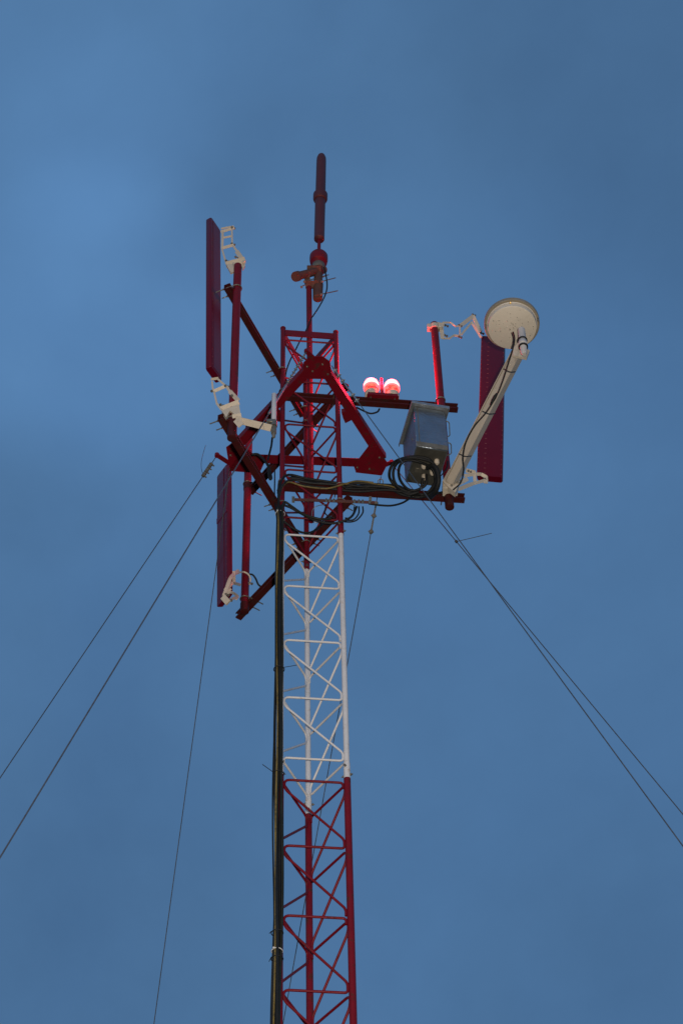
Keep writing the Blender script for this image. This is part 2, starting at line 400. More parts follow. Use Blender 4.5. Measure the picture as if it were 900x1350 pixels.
# ------------------------------------------------------------------ panel antennas
def panel(label, P1, P2, P3, topP2, zb, ztop):
    """bottom outline from three corners, body rises to ztop leaning as in the photo"""
    a, b, c = atZ(*P1, zb), atZ(*P2, zb), atZ(*P3, zb)
    d = a+(c-b); up = atZ(*topP2, ztop)-b
    root = thing('panel_antenna', (b+c)/2, label, 'antenna', 'red panel antennas on the three mounts')
    e1, e2 = (a-b), (c-b); L1, L2 = e1.length, e2.length; e1n, e2n = e1/L1, e2/L2
    # rounded outline
    quad = [a, b, c, d]; out = fillet([ (a+d)/2, a, b, c, d, (a+d)/2 ], .018, 4)[:-1]
    m_ = MB(); n = len(out)
    cen_ = sum(quad, V())/4
    rings = []
    for t, sc in ((0, .93), (.006, 1), (.994, 1), (1, .93)):
        rings.append([cen_+(p-cen_)*sc+up*t for p in out])
    vs = sum(rings, []); fs = [(i*n+k, i*n+(k+1) % n, (i+1)*n+(k+1) % n, (i+1)*n+k) for i in range(3) for k in range(n)]
    fs += [tuple(range(n)), tuple(3*n+k for k in range(n))]
    m_.add(vs, fs)
    body = m_.build('radome', RADOME, root)
    return root, a, b, c, d, up, body
def rivets(body, o, e, nrm, up, offs, n):
    m_ = MB()
    for f in offs:
        for i in range(n):
            m_.lathe(o+e*f+up*((i+.5)/n)-V(nrm)*.001, nrm, [(0, .0042), (.002, .0042), (.0035, .002)], 6)
    return m_.build('rivet_row', RIVET, body)
# A
dA = V((-.165, .06, 0)); Xp = PA+dA
zbA = zat(Xp.x, Xp.y, 493); 
def ztopfor(P2, zb, topP2):      # height at which the top corner stands over the bottom one in depth
    b = atZ(*P2, zb); return atY(*topP2, b.y).z
zt_ = ztopfor((278.4, 482), zbA, (278, 284))
pa, a1, b1, c1, d1, upA, bodyA = panel('upper left slim red panel antenna, its wide back turned to the right', (270.2, 486), (278.4, 482), (292.8, 502), (278.2, 285), zbA, zt_)
nn = (c1-b1).cross(upA).normalized();  nn = nn if nn.dot(a1-b1) < 0 else -nn
rivets(bodyA, b1, c1-b1, nn, upA, (.12, .88), 22)
m_ = MB(); m_.bar(b1+(c1-b1)*.5+upA*.01, b1+(c1-b1)*.5+upA*.99, (c1-b1).length*.6, .006, side=c1-b1); m_.build('back_spine', RADOME, bodyA)
# C
Xp = PC+V((-.17, -.16, 0)); zbC = zat(Xp.x, Xp.y, 790)
zt_ = ztopfor((299.6, 783), zbC, (299, 611))
pc, a3, b3, c3, d3, upC, bodyC = panel('lower left slim red panel antenna with a dull purple face, hanging below the outrigger corner', (285.3, 801), (299.8, 783), (307.6, 783), (299, 611), zbC, zt_)
nn = (a3-b3).cross(upC).normalized(); nn = nn if nn.dot(c3-b3) < 0 else -nn
rivets(bodyC, b3, a3-b3, nn, upC, (.08, .92), 20)
m_ = MB(); m_.bar(b3+(a3-b3)*.32+upC*.01, b3+(a3-b3)*.32+upC*.99, .012, .008, side=a3-b3)
m_.bar(b3+(a3-b3)*.5+upC*.62, b3+(a3-b3)*.5+upC*.66, (a3-b3).length*.95, .006, side=a3-b3); m_.build('back_spine', RADOME, bodyC)
# B
Xp = PB+V((.33, .17, 0)); zbB = zat(Xp.x, Xp.y, 627)
zt_ = ztopfor((627.5, 626), zbB, (633.5, 442))
pb, a2, b2, c2, d2, upB, bodyB = panel('right red panel antenna seen broadside behind the round white dish', (628.8, 634), (627.8, 626), (662, 629), (633.8, 442), zbB, zt_)
nn = (c2-b2).cross(upB).normalized(); nn = nn if nn.dot(a2-b2) < 0 else -nn
rivets(bodyB, b2, c2-b2, nn, upB, (.30, .34, .05, .95), 30)

# brackets, drawn as flat steel bars between joints
def bracket(parent, depth, segs, wd=.026, th=.007, m_=None, name='tilt_bracket', tubes=(), side=None, mt=None, knobs=()):
    b = MB()
    for sg in segs:
        (x1, y1, x2, y2), *o = sg; ww = o[0] if o else wd
        y1_, y2_ = (depth(x1, y1), depth(x2, y2)) if callable(depth) else (depth, depth)
        p, q = atY(x1, y1, y1_), atY(x2, y2, y2_)
        b.bar(p, q, ww, th, side=side or (q-p).cross(FW))
    o_ = b.build(name, mt or CREAM, parent)
    kb = MB()
    for (x, y) in knobs:
        c = atY(x, y, (depth(x, y) if callable(depth) else depth)); ax = (RT*.8-UP*.3+FW*.4).normalized()
        kb.lathe(c-ax*.02, ax, [(0, .005), (.006, .005), (.006, .011), (.016, .011), (.016, .005), (.03, .005), (.03, .011), (.04, .011)], 8)
    if knobs: kb.build('bracket_bolt', DARKMETAL, o_)
    return o_
def clamp(parent, X, Y, z, m_=CREAM, h=.05):
    b = MB(); b.lathe((X, Y, z-h/2), Z, [(0, .036), (0, .042), (h, .042), (h, .036)], 24)
    for sx in (-1, 1): b.box((X+sx*.048, Y-.002, z), (1, 0, 0), (0, 1, 0), Z, .03, .055, h)
    return b.build('pipe_clamp', m_, parent)
YA = PA.y-.01
def dAf(x, y): return YA+.05*(312-x)/25
bracket(pa, dAf, [((291, 305.5, 309, 300), .022), ((291.5, 301, 308, 298), .014), ((293.5, 303, 293, 328), .02), ((305.6, 301, 306, 323), .014), ((294.5, 313, 305, 311), .016), ((292, 327, 308, 322.5), .024),
    ((292.6, 328, 298.5, 348), .014), ((307, 323, 315, 335), .018), ((312, 331, 322, 345), .036), ((298, 349, 323, 342.5), .055)], knobs=[(307, 300), (307, 321.5), (299.5, 344), (312, 339)])
MB().prism([atY(x, y, YA) for x, y in ((298, 348), (308, 347), (308, 358), (304, 359.5))], (0, .015, 0)).build('clamp_jaw', CREAM, pa)
MB().prism([atY(x, y, YA) for x, y in ((306, 345), (322, 342), (323, 350), (320, 355), (318, 349), (307, 351))], (0, .015, 0)).build('clamp_jaw', CREAM, pa)
YA2 = PA.y-.05
bracket(pa, lambda x, y: YA2+.05*(312-x)/25, [((278, 500, 288, 498.5), .02), ((279.5, 503, 281, 516), .014), ((281, 516, 298, 508.5), .026), ((286.5, 499, 299, 510), .016), ((282, 516, 286, 533), .014), ((286, 532, 292, 540), .018),
    ((299, 510, 303, 516), .02), ((303, 516, 314, 528), .034), ((291.5, 539, 315, 530), .040)], knobs=[(280.5, 516), (298.5, 509), (292, 534), (307, 522)])
MB().prism([atY(x, y, YA2) for x, y in ((292, 541), (315, 532), (317, 545), (314, 550), (303, 541), (298, 550))], (0, .03, 0)).build('clamp_jaw', CREAM, pa)
bracket(pa, YA2-.02, [((306, 549, 318, 547), .03), ((311, 553, 318, 561), .05)], name='clamp_jaw')
# C brackets
YC0, YC1 = b3.y-.05, PC.y-.06
def YC(x, y): t = min(1, max(0, (x-303)/16)); return YC0*(1-t)+YC1*t
cc = MB()
def cv(pts, Y, w_=.022, th=.01, par=None, name='tilt_bracket', m_=CREAM):
    b = MB(); P = smooth([atY(x, y, Y(x, y) if callable(Y) else Y) for x, y in pts], 5)
    for i in range(len(P)-1): b.bar(P[i], P[i+1]+(P[i+1]-P[i])*.15, w_, th, side=(P[i+1]-P[i]).cross(FW))
    return b.build(name, m_, par)
cv([(295, 786), (299, 775), (304, 762), (311, 755), (314, 753)], YC, .03, .02, pc)
cv([(311, 757), (320, 754), (327, 757), (330, 763), (329, 770)], YC, .012, .02, pc)
cv([(298, 782), (305, 781), (313, 786), (311, 790)], YC, .02, .012, pc)
bracket(pc, YC, [((308, 754, 308, 768), .03), ((306, 768, 316, 771), .022), ((297, 778, 306, 769), .03), ((294, 787, 301, 795), .05), ((295, 783, 304, 777), .02), ((300, 792, 313, 787), .022)], th=.02, knobs=[(299, 784), (306, 768), (303, 791), (330, 769)])
# B brackets
YB = PB.y-.01
bracket(pb, lambda x, y: YB+.15*(x-575)/60, [((572, 426, 585, 428), .03), ((581, 426, 583, 446), .035), ((583, 425, 594, 425), .016), ((594, 425, 600, 430), .014), ((600, 430, 608, 429), .014), ((606, 428, 606, 444), .014),
    ((583, 446, 592, 446), .016), ((592, 446, 598, 442), .016), ((598, 442, 607, 443), .02), ((607, 429, 624, 416), .034), ((608, 441, 622, 424), .018), ((623, 416, 633, 437), .034), ((621, 424, 634, 445), .02)],
    mt=CREAM, knobs=[(606, 429), (606, 444), (624, 415), (635, 439), (588, 429), (587, 442)])
clamp(pb, PB.x, PB.y, zat(PB.x, PB.y, 432))
YB2 = PB.y-.04
bracket(pb, lambda x, y: YB2+.12*(x-600)/40, [((600, 640, 616, 631), .036), ((604, 645, 622, 638), .03), ((614, 620, 626, 623), .034), ((612, 627, 628, 625), .026), ((625, 622, 626, 638), .026), ((628, 625, 634, 625), .026), ((634, 625, 641, 629), .028), ((618, 639, 640, 633), .026), ((640, 628, 640, 637), .034)], knobs=[(618, 621), (640, 632)])

# ------------------------------------------------------------------ top mast and collinear antenna
YM = 11.085
mt_ = atY(407.2, 384, YM); mb_ = V((mt_.x, YM, Z0+.55)); 
mast = thing('antenna_mast', mb_, 'thin red pipe rising from the tower top to a rusty clamp', 'mast pole')
MB().tube([mb_, V((mt_.x, YM, mt_.z+.12))], .0255, 20).build('pole', RED, mast)
cl = MB()
def tb(m_, x1, y1, x2, y2, Y1, Y2, r, n=16, r2=None): return m_.tube([atY(x1, y1, Y1), atY(x2, y2, Y2)], r, n, r2=r2)
tb(cl, 391, 364, 427, 355, YM-.10, YM+.02, .038)
tb(cl, 389.5, 364.5, 393, 363.5, YM-.11, YM-.09, .047)
cl.box(atY(414, 356, YM-.02), RT, UP, FW, .13, .085, .06); cl.box(atY(411.5, 375, YM-.01), RT, UP, FW, .12, .07, .07); cl.box(atY(405, 366, YM-.03), RT, UP, FW, .05, .12, .06)
cl.build('cross_clamp', RUST, mast)
for (x1, y1, x2, y2) in ((396, 378, 428, 364), (400, 371, 433, 362), (423, 371, 442, 366), (422, 388, 445, 383)):
    m_ = MB(); tb(m_, x1, y1, x2, y2, YM-.05, YM+.02, .005, 8); m_.lathe(atY(x1, y1, YM-.05), RT, [(0, .012), (.02, .012)], 6); m_.build('threaded_rod', DARKMETAL, mast)
om_b, om_t = atY(418.6, 394, YM), atY(423.6, 205, YM+.03)
ant = thing('rod_antenna', om_b, 'dark maroon rod antenna with a ring at its middle, topmost thing on the mast', 'antenna')
ad = (om_t-om_b); al = ad.length; ad.normalize()
def fr_(py):                       # distance along the antenna axis for a picture height
    lo, hi = 0, al
    for _ in range(40):
        mm = (lo+hi)/2
        if proj(om_b+ad*mm)[1] > py: lo = mm
        else: hi = mm
    return lo
r0 = .0485
MB().lathe(om_b, ad, [(fr_(315)-.012, .025), (fr_(315), r0), (fr_(262), r0+.001)], 28).build('lower_tube', MAROON, ant)
MB().lathe(om_b, ad, [(fr_(256), r0), (fr_(212), r0-.001), (fr_(208), r0*.92), (fr_(205), r0*.7), (fr_(204), r0*.35)], 28).build('upper_tube', MAROON, ant)
h0, h1 = fr_(264), fr_(256); MB().lathe(om_b, ad, [(h0, r0), (h0+.006, .062), (h0+.03, .069), (h1-.008, .069), (h1, .056), (h1+.004, r0)], 28).build('collar', MAROON, ant)
MB().lathe(om_b, ad, [(fr_(334), .016), (fr_(313), .016)], 16).build('neck', RED, ant)
MB().lathe(om_b, ad, [(fr_(360), .046), (fr_(350), .053), (fr_(347.5), .058), (fr_(346), .078), (fr_(342.5), .084), (fr_(338), .083), (fr_(336.5), .074), (fr_(334), .03), (fr_(333), .015)], 28).build('base_cup', RED, ant)
MB().lathe(om_b, ad, [(0, .03), (.01, .043), (fr_(375), .047), (fr_(370), .04), (fr_(356), .038)], 24).build('base_stub', RUST, ant)
MB().lathe(om_b, ad, [(fr_(355), .054), (fr_(354.5), .0575), (fr_(349.5), .0575), (fr_(349), .054)], 24).build('dark_band', DARKMETAL, ant)
P = [atY(x, y, YM-.04) for x, y in ((427, 352), (430, 365), (431, 378), (428, 390), (420, 405), (412, 417))]
tag(MB().tube(smooth(P), .0065, 8).build('antenna_cable', BLACK), 'black cable curving from the rod antenna foot back to the thin red pipe', 'cable')
P = [atY(x, y, YM-.04) for x, y in ((411, 418), (403, 436), (396, 448), (389, 462), (381, 478), (376, 497), (375, 530))]
tag(MB().tube(smooth(P), .0065, 8).build('antenna_cable', BLACK), 'black cable slanting inside the tower top down to the left leg', 'cable')

# ------------------------------------------------------------------ small stick antenna
YS = PA.y-.06
st = thing('stick_antenna', atY(360, 575, YS), 'short white stick antenna upright on a cream arm, left of the tower', 'antenna')
m_ = MB(); p, q = atY(361.3, 519, YS), atY(360.3, 556, YS); q = V((p.x, p.y, q.z))
m_.lathe(q, Z, [(0, .0195), ((p-q).length-.01, .0195), ((p-q).length, .012)], 20); m_.build('tube', WHITE, st)
m_ = MB(); m_.lathe(V((p.x, p.y, zat(p.x, p.y, 562))), Z, [(0, .026), (.05, .026)], 16); m_.box((p.x-.02, p.y, zat(p.x, p.y, 557)), (1, 0, 0), (0, 1, 0), Z, .07, .05, .03); m_.build('clamp', ZINC, st)
m_ = MB(); m_.lathe(V((p.x, p.y, zat(p.x, p.y, 577))), Z, [(0, .008), (.01, .013), (.05, .015), (.05, .02), (.12, .02)], 16); m_.build('connector', DARKMETAL, st)
MB().bar(atY(311, 553, YS), atY(358, 564.5, YS), .052, .03, side=UP).build('support_arm', CREAM, st)
P = [atY(x, y, YS+k*.1) for k, (x, y) in enumerate(((358.8, 577), (357.5, 588), (354.5, 600), (353, 606)))]
tag(MB().tube(smooth(P), .0075, 8).build('antenna_cable', BLACK), 'short black cable hanging straight below the white stick antenna', 'cable')
P = [atY(x, y, 10.7) for x, y in ((332, 599), (340, 599), (348, 606), (354, 616), (357, 626), (357.5, 631), (355, 630), (353, 612))]
tag(MB().tube(smooth(P), .0095, 8).build('antenna_cable', BLACK), 'black cable looping over the left end of the outrigger beam', 'cable')

# ------------------------------------------------------------------ twin beacon light
bx = leg('L', 0)+nB*(LR+AD/2+.003); YBm = lambda px: (onplane(px, 530, bx, nB))
zt1 = zB[0]+AH/2
PL_, PR_ = onplane(489.6, 515, bx, nB), onplane(516.6, 517, bx, nB)
PL_.z = PR_.z = zt1+.046
bc = thing('beacon_light', (PL_+PR_)/2-Z*.046, 'lit twin red obstruction light with two glowing domes, standing on the upper right arm', 'beacon light')
cb = (PL_+PR_)/2
MB().box(cb-Z*.027-nB*.012, uB, nB, Z, .25, .09, .036, .3).build('base_box', RED, bc)
m_ = MB(); m_.box(cb-Z*.048-nB*.012, uB, nB, Z, .262, .10, .006); m_.build('base_plate', RED, bc)
m_ = MB()
for s_ in (-.1, .1): m_.lathe(cb+uB*s_-nB*.035-Z*.065, Z, [(0, .006), (.014, .006), (.014, .01), (.02, .01)], 8)
m_.build('bolt', ZINC, bc)
MB().lathe(cb-Z*.02-nB*.01, Z, [(0, .0125), (.255, .0125), (.264, .008)], 14).build('centre_rod', RED, bc)
for P in (PL_, PR_):
    P = P-nB*.0; kk = 1.09
    lm = MB().lathe(P-Z*.008, Z, [(0, .052), (.004, .058), (.05, .058), (.054, .054)], 28).build('lamp_base', CREAM, bc)
    MB().lathe(P+Z*.046, Z, [(0, .052), (.012, .055), (.026, .055), (.028, .058), (.034, .058), (.036, .055), (.062, .055)], 28).build('lens_band', GLOW2, lm)
    MB().lathe(P+Z*.108, Z, [(0, .056*kk), (.002, .060*kk), (.009, .0605*kk), (.010, .058*kk)], 28).build('dome_skirt', GLOW3, lm)
    MB().lathe(P+Z*.118, Z, [(0, .0585*kk), (.036, .0585*kk), (.066, .050*kk), (.086, .034*kk), (.096, .016*kk), (.098, .003*kk)], 28).build('dome', GLOW, lm)
    for (dx, pw, zz_) in ((0, 12, .27),):
        ld = bpy.data.lights.new('beacon_bulb', 'POINT'); ld.energy = pw; ld.color = (1, .02, .06); ld.shadow_soft_size = .05
        lo = bpy.data.objects.new('beacon_bulb', ld); col.objects.link(lo); lo.location = P+Z*zz_
        lo.parent = bc; lo.location = P+Z*zz_-bc.location

# ------------------------------------------------------------------ metal box on the lower right arm
zbx = zB[1]+AH/2+.03
q1, q2, q3, q4 = (atZ(*p, zbx) for p in ((549.5, 587), (592, 595), (574.5, 641), (533, 636)))
cen4 = (q1+q2+q3+q4)/4; ex = ((q2-q1)+(q3-q4)).normalized(); ey = Z.cross(ex)
sx_ = ((q2-q1).length+(q3-q4).length)/2; sy_ = ((q3-q2).dot(ey)+(q4-q1).dot(ey))/2
f1 = cen4-ex*sx_/2-ey*sy_/2
hb = zat(f1.x, f1.y, 536)-zbx
bxo = thing('metal_box', cen4, 'weathered grey sheet-metal box with an overhanging lid, above the lower right arm', 'junction box')
MB().box(cen4+Z*hb/2, ex, ey, Z, sx_, sy_, hb, .03).build('body', SHEET, bxo)
m_ = MB(); m_.box(cen4+Z*(hb+.012)-ey*.01, ex, ey, Z, sx_+.05, sy_+.07, .012, .2)
m_.box(cen4+Z*(hb+.0)-ey*(sy_/2+.045), ex, ey, Z, sx_+.05, .006, .03, .2)
for s_ in (-1, 1): m_.box(cen4+Z*hb+ex*s_*(sx_/2+.024), ex, ey, Z, .005, sy_+.07, .03, .2)
m_.build('lid', GALV, bxo)
m_ = MB(); m_.box(cen4-Z*.004, ex, ey, Z, sx_-.02, sy_-.02, .008); m_.build('bottom_plate', DGREY, bxo)
m_ = MB(); fr1 = cen4-ey*(sy_/2+.0015)
m_.bar(fr1-ex*(sx_/2-.03)+Z*.01, fr1-ex*(sx_/2-.03)+Z*(hb-.01), .006, .004, side=ex)
m_.bar(fr1-ex*(sx_/2-.005)+Z*.03, fr1+ex*(sx_/2-.005)+Z*.03, .05, .004); m_.build('door_seam', DARKMETAL, bxo)
for (za, zb_) in ((.24, .42), (.02, .15)):
    c = cen4+ex*(sx_/2)-ey*(sy_/2-.04)
    MB().tube(smooth(fillet([c+Z*zb_, c+Z*zb_+ex*.03, c+Z*(zb_-.02)+ex*.04, c+Z*za+ex*.035, c+Z*(za-.03)], .02), 2), .0045, 8).build('side_handle', ZINC, bxo)
m_ = MB()
for (a, b) in ((-.03, -.02), (.05, .03), (0, .09), (.06, -.08)): m_.lathe(cen4+ex*a+ey*b-Z*.05, Z, [(0, .012), (.01, .02), (.045, .02), (.045, .026), (.05, .026)], 12)
m_.build('cable_gland', CREAM, bxo)
m_ = MB()
for (a, b) in ((-.06, .04), (.03, .0)):m_.box(cen4+ex*a+ey*b-Z*.012, ex, ey, Z, .05, .04, .014)
m_.lathe(f1+ey*.1+Z*.2-ex*.003, ex, [(0, .012), (.004, .012)], 12)
m_.build('lock_plate', ZINC, bxo)

# ------------------------------------------------------------------ round white dish on its slanting arm
zarm = zB[1]+.12
d0 = V((PB.x, PB.y-.08, zat(PB.x, PB.y-.08, 641)))
d1_ = atZ(684, 462, d0.z+.62)
ds = thing('dish_antenna', d0, 'round white drum dish seen from below at the end of a slanting white arm', 'dish antenna')
dr = (d1_-d0).normalized(); sdv = dr.cross(FW).normalized(); nf_ = (FW-dr*FW.dot(dr)).normalized()
if sdv.dot(RT) < 0: sdv = -sdv
sdv = (sdv*cos(R(32))-nf_*sin(R(32))).normalized()
MB().bar(d0+dr*.02, d1_, .070, .06, side=sdv, bev=.2).build('arm', CREAMD, ds)
m_ = MB()
for s_ in (-1, 1): m_.bar(d0+dr*.03+sdv*.038*s_, d1_-dr*.01+sdv*.038*s_, .008, .07, side=sdv)
m_.build('arm_edge', CREAMD, ds)
m_ = MB(); m_.prism([atY(x, y, d0.y-.03) for x, y in ((583, 634), (592, 618), (607, 628), (604, 640), (600, 649), (592, 643))], (0, .05, 0)); m_.build('foot_bracket', CREAM, ds)
m_ = MB(); m_.box(d0+V((.01, .03, 0)), (1, 0, 0), (0, 1, 0), Z, .12, .09, .07); m_.build('foot_clamp', CREAM, ds)
m_ = MB(); m_.lathe((PB.x, PB.y, zat(PB.x, PB.y, 650)), Z, [(0, .036), (.03, .036)], 20); m_.build('foot_ring', DRED, ds)
m_ = MB()
for (x, y) in ((590, 631), (603, 636), (595, 640)): m_.lathe(atY(x, y, d0.y-.04), FW, [(0, .006), (.01, .01), (.02, .01)], 8)
m_.build('bolt', DARKMETAL, ds)
ax = (Z*cos(R(9))+V((.05, -1, 0)).normalized()*-sin(R(9)))          # dish axis, leaning a little
ax = (Z+V((.04, .16, 0))).normalized()
c_b = atY(675, 432, d1_.y+.02)
RB, RT_ = .190, .217
MB().lathe(c_b, ax, [(0, .0), (0, RB-.006), (.004, RB), (.05, RB+.004), (.055, RB+.004)], 56).build('drum', DISHW, ds)
MB().lathe(c_b, ax, [(.05, RB), (.062, RT_-.008), (.064, RT_-.004), (.085, RT_-.002), (.09, 0)], 56).build('rim', PALE, ds)
rn_ = MB(); rn_.lathe(c_b, ax, [(.056, RT_-.007), (.055, RT_-.002), (.060, RT_+.002), (.095, RT_+.002), (.10, RT_-.004), (.10, 0)], 56).build('rim_band', TAN, ds)
u1 = ax.orthogonal().normalized(); u2 = ax.cross(u1)
m_ = MB(); rn = random.Random(3)
for i in range(60):
    a = rn.random()*2*pi; r_ = RB*.88*sqrt(rn.random()); s_ = .0015+.0026*rn.random()
    if i < 14: r_ = RB*.25*rn.random(); 
    m_.lathe(c_b+(u1*cos(a)+u2*sin(a))*r_-ax*.0035, ax, [(0, s_*.6), (.002, s_), (.0035, s_)], 6)
m_.build('screw', DARKMETAL, ds)
m_ = MB()
for (x, y) in ((640, 430), (709, 421)):
    c = onplane(x, y, c_b+ax*.03, ax); m_.box(c, RT, ax, RT.cross(ax), .012, .05, .012)
m_.build('rim_clip', DARKMETAL, ds)
m_ = MB(); c = onplane(672.5, 399.5, c_b+ax*.047, ax); m_.lathe(c, -ax, [(0, .009), (.004, .009), (.006, .006)], 10); m_.build('yellow_glint_dot', mat('glint_yellow', (.8, .5, .1), .25, metal=.9), ds)  # yellow highlight on the rim, painted in as a small metal disc
tr0, tr1 = atY(687, 434, d1_.y-.06), atY(690.5, 467, d1_.y-.09)
td = (tr1-tr0).normalized(); tl = (tr1-tr0).length
MB().lathe(tr0, td, [(0, .024), (.004, .028), (tl*.5, .030), (tl*.52, .034), (tl*.6, .034), (tl*.62, .028), (tl*.95, .024), (tl, .016)], 24).build('transceiver', PALE, ds)
m_ = MB()
for f in (.42, .68): m_.lathe(tr0+td*tl*f, td, [(0, .032), (.004, .038), (.012, .038), (.016, .032)], 24)
m_.build('clamp_band', BLACK, ds)
m_ = MB(); m_.prism([atY(x, y, d1_.y-.03) for x, y in ((676, 458), (684, 450), (698, 462), (694, 472), (676, 468))], (0, .02, 0)); m_.build('end_plate', CREAM, ds)
YD = d1_.y
def arcY(y): t = (y-462)/(641-462); return YD*(1-t)+d0.y*t-(.10 if y > 450 else .07)
P = [atY(x, y, arcY(y)) for x, y in ((676, 437), (678, 447), (675, 462), (670, 478), (663, 500), (655, 520), (641, 543), (625, 562), (614, 583), (610, 603), (611, 620), (607, 636), (597, 646))]
dc = MB().tube(smooth(P), .006, 8).build('dish_cable', BLACK); tag(dc, 'black cable strapped along the slanting white dish arm', 'cable')
m_ = MB(); a, b = atY(655, 518, arcY(518)-.01), atY(646, 534, arcY(534)-.01); m_.tube([a, a*.7+b*.3, a*.4+b*.6, b], [.006, .014, .013, .006], 12); m_.build('connector_boot', BLACK, dc)
m_ = MB()
for (x1, y1, x2, y2) in ((664, 486, 679, 490), (636, 542, 653, 545), (605, 598, 621, 601)):
    m_.tube(smooth([atY(x1, y1, arcY(y1)-.02), atY((x1+x2)/2, (y1+y2)/2+2, arcY(y1)-.04), atY(x2, y2, arcY(y2)-.0)], 4), .0035, 6)
m_.build('cable_tie', BLACK, dc)

# ------------------------------------------------------------------ copper ground bar
gb = thing('grounding_bar', atY(435, 657, 10.72), 'narrow copper grounding bar under the lower right arm at the tower face', 'grounding bar')
YG = 10.73
MB().bar(atY(385.5, 658.5, YG), atY(494, 662.5, YG), .03, .006).build('bar', COPPER, gb)
for x in (387, 430, 434.5, 440, 467, 473, 478, 487):
    y = 658+(x-385)*.035
    m_ = MB(); c = atY(x, y, YG-.006); m_.lathe(c, V((0, -1, 0)), [(0, .011), (.006, .011), (.006, .006), (.016, .006), (.02, .004)], 10)
    m_.bar(c-V((0, .008, -.005)), c-V((0, .008, .03)), .016, .004, side=V((1, 0, 0))); m_.build('lug', ZINC, gb)
for x in (386.5, 488): MB().bar(atY(x, 655, YG), atY(x, 662, YG), .022, .014, side=V((1, 0, 0))).build('standoff', DARKMETAL, gb)

# ------------------------------------------------------------------ feeder cables down the left leg
lg = leg('L', 0)
rn = random.Random(11)
def feeder(i, ox, oy, r, mt, zs, head, label):
    pts = []
    z = zs; am_ = .009 if r < .012 else .005
    ph = rn.random()*6
    while z > .3:
        w_ = am_*(.6 if z > 13.2 else 1.15)
        pts.append(V((lg.x+ox+w_*sin(z*2.3+ph)*cos(z*.7+ph*2)+(zs-z)*.0006*ox/.03, lg.y+oy+w_*cos(z*1.7+ph), z))); z -= .3
    allp = smooth(head+pts, 5) if head else smooth(pts, 4)
    return tag(MB().tube(allp, r, 10).build('feeder_cable', mt), label, 'cable', 'feeder cables clipped to the left leg')
zb0 = zat(lg.x, lg.y-.05, 690)
YH = 10.70
FC = [(-.040, -.022, .011, BLACK2, 'black feeder cable at the outer left of the bundle on the left leg'),
      (-.031, -.052, .0075, YELC, 'dirty yellow feeder cable running down the left part of the bundle'),
      (-.012, -.054, .0115, BLACK, 'thick black feeder cable at the front of the bundle on the left leg'),
      (.011, -.046, .011, OLIVE, 'black feeder cable at the right front of the bundle, nearest the lattice'),
      (-.020, -.035, .0105, BLACK, 'black feeder cable in the middle of the bundle just behind the yellow one'),
      (.002, -.030, .010, BLACK, 'black feeder cable hidden deepest in the bundle against the left leg'),
      (-.046, -.040, .006, BLACK, 'thin black wire along the far left edge of the cable bundle')]
heads = [
 [(470, 646, 10.83), (440, 639, 10.77), (410, 637, 10.75), (385, 633, 10.72), (372, 640, 10.66), (367, 660, 10.66)],
 [(492, 636, 10.80), (470, 634, 10.80), (454, 638, 10.76), (430, 644, 10.74), (400, 641, 10.74), (378, 636, 10.69), (368, 655, 10.66)],
 [(520, 644, 10.86), (480, 642, 10.80), (440, 636, 10.77), (405, 631, 10.74), (380, 626, 10.70), (370, 636, 10.66), (367, 658, 10.66)],
 [(436, 684, 10.75), (420, 684, 10.73), (400, 678, 10.72), (385, 668, 10.70), (375, 662, 10.68), (372, 672, 10.67)],
 [(470, 668, 10.74), (462, 682, 10.73), (440, 690, 10.75), (415, 686, 10.74), (395, 676, 10.72), (380, 668, 10.69), (370, 668, 10.67)],
 [(426, 690, 10.80), (412, 701, 10.78), (398, 702, 10.76), (384, 695, 10.72), (374, 688, 10.70), (371, 694, 10.69)],
 [(362, 620, 10.75), (362, 635, 10.72), (362, 655, 10.70)]]
for i, (c, h) in enumerate(zip(FC, heads)):
    feeder(i, c[0]*.82-.001, c[1]*.95, c[2]*.88, c[3], zb0-.12*(i == 5), [atY(*p) for p in h], c[4])
# straps round bundle
for (py, lab) in ((675, 'white cable tie round the top of the cable bundle'), (1252, 'white cable tie round the bundle low on the red section')):
    z = zat(lg.x, lg.y-.05, py); m_ = MB(); c = V((lg.x-.013, lg.y-.030, z))
    m_.tube([c+V((.036*cos(a), .036*sin(a), .002*sin(a*3))) for a in [2*pi*i/30 for i in range(31)]], .0028, 6)
    m_.box(c+V((-.02, -.036, 0)), (1, 0, 0), (0, 1, 0), Z, .012, .008, .01)
    tag(m_.build('cable_tie', WHITE), lab, 'cable tie')
for (py, sgn, dx, dy, lab) in ((1018, -1, -14, -10, 'black zip tie tail pointing up and left from the bundle in the white section'), (880, 1, 17, -3, 'black zip tie tail pointing right from the bundle in the white section'),
        (1228, -1, -3, 3, 'black zip tie low on the bundle beside the red section'), (1262, -1, -3, 6, 'lowest black zip tie on the bundle, just under the white one')):
    z = zat(lg.x, lg.y-.05, py); m_ = MB(); c = V((lg.x-.013, lg.y-.030, z))
    m_.tube([c+V((.037*cos(a), .037*sin(a), 0)) for a in [2*pi*i/30 for i in range(31)]], .0035, 6)
    s0 = c+V((.035*sgn, -.02, 0)); x0, y0 = proj(s0)
    m_.tube([s0, atY(x0+dx*.5, y0+dy*.5, s0.y), atY(x0+dx, y0+dy, s0.y-.01)], .0025, 6)
    tag(m_.build('cable_tie', BLACK), lab, 'cable tie')

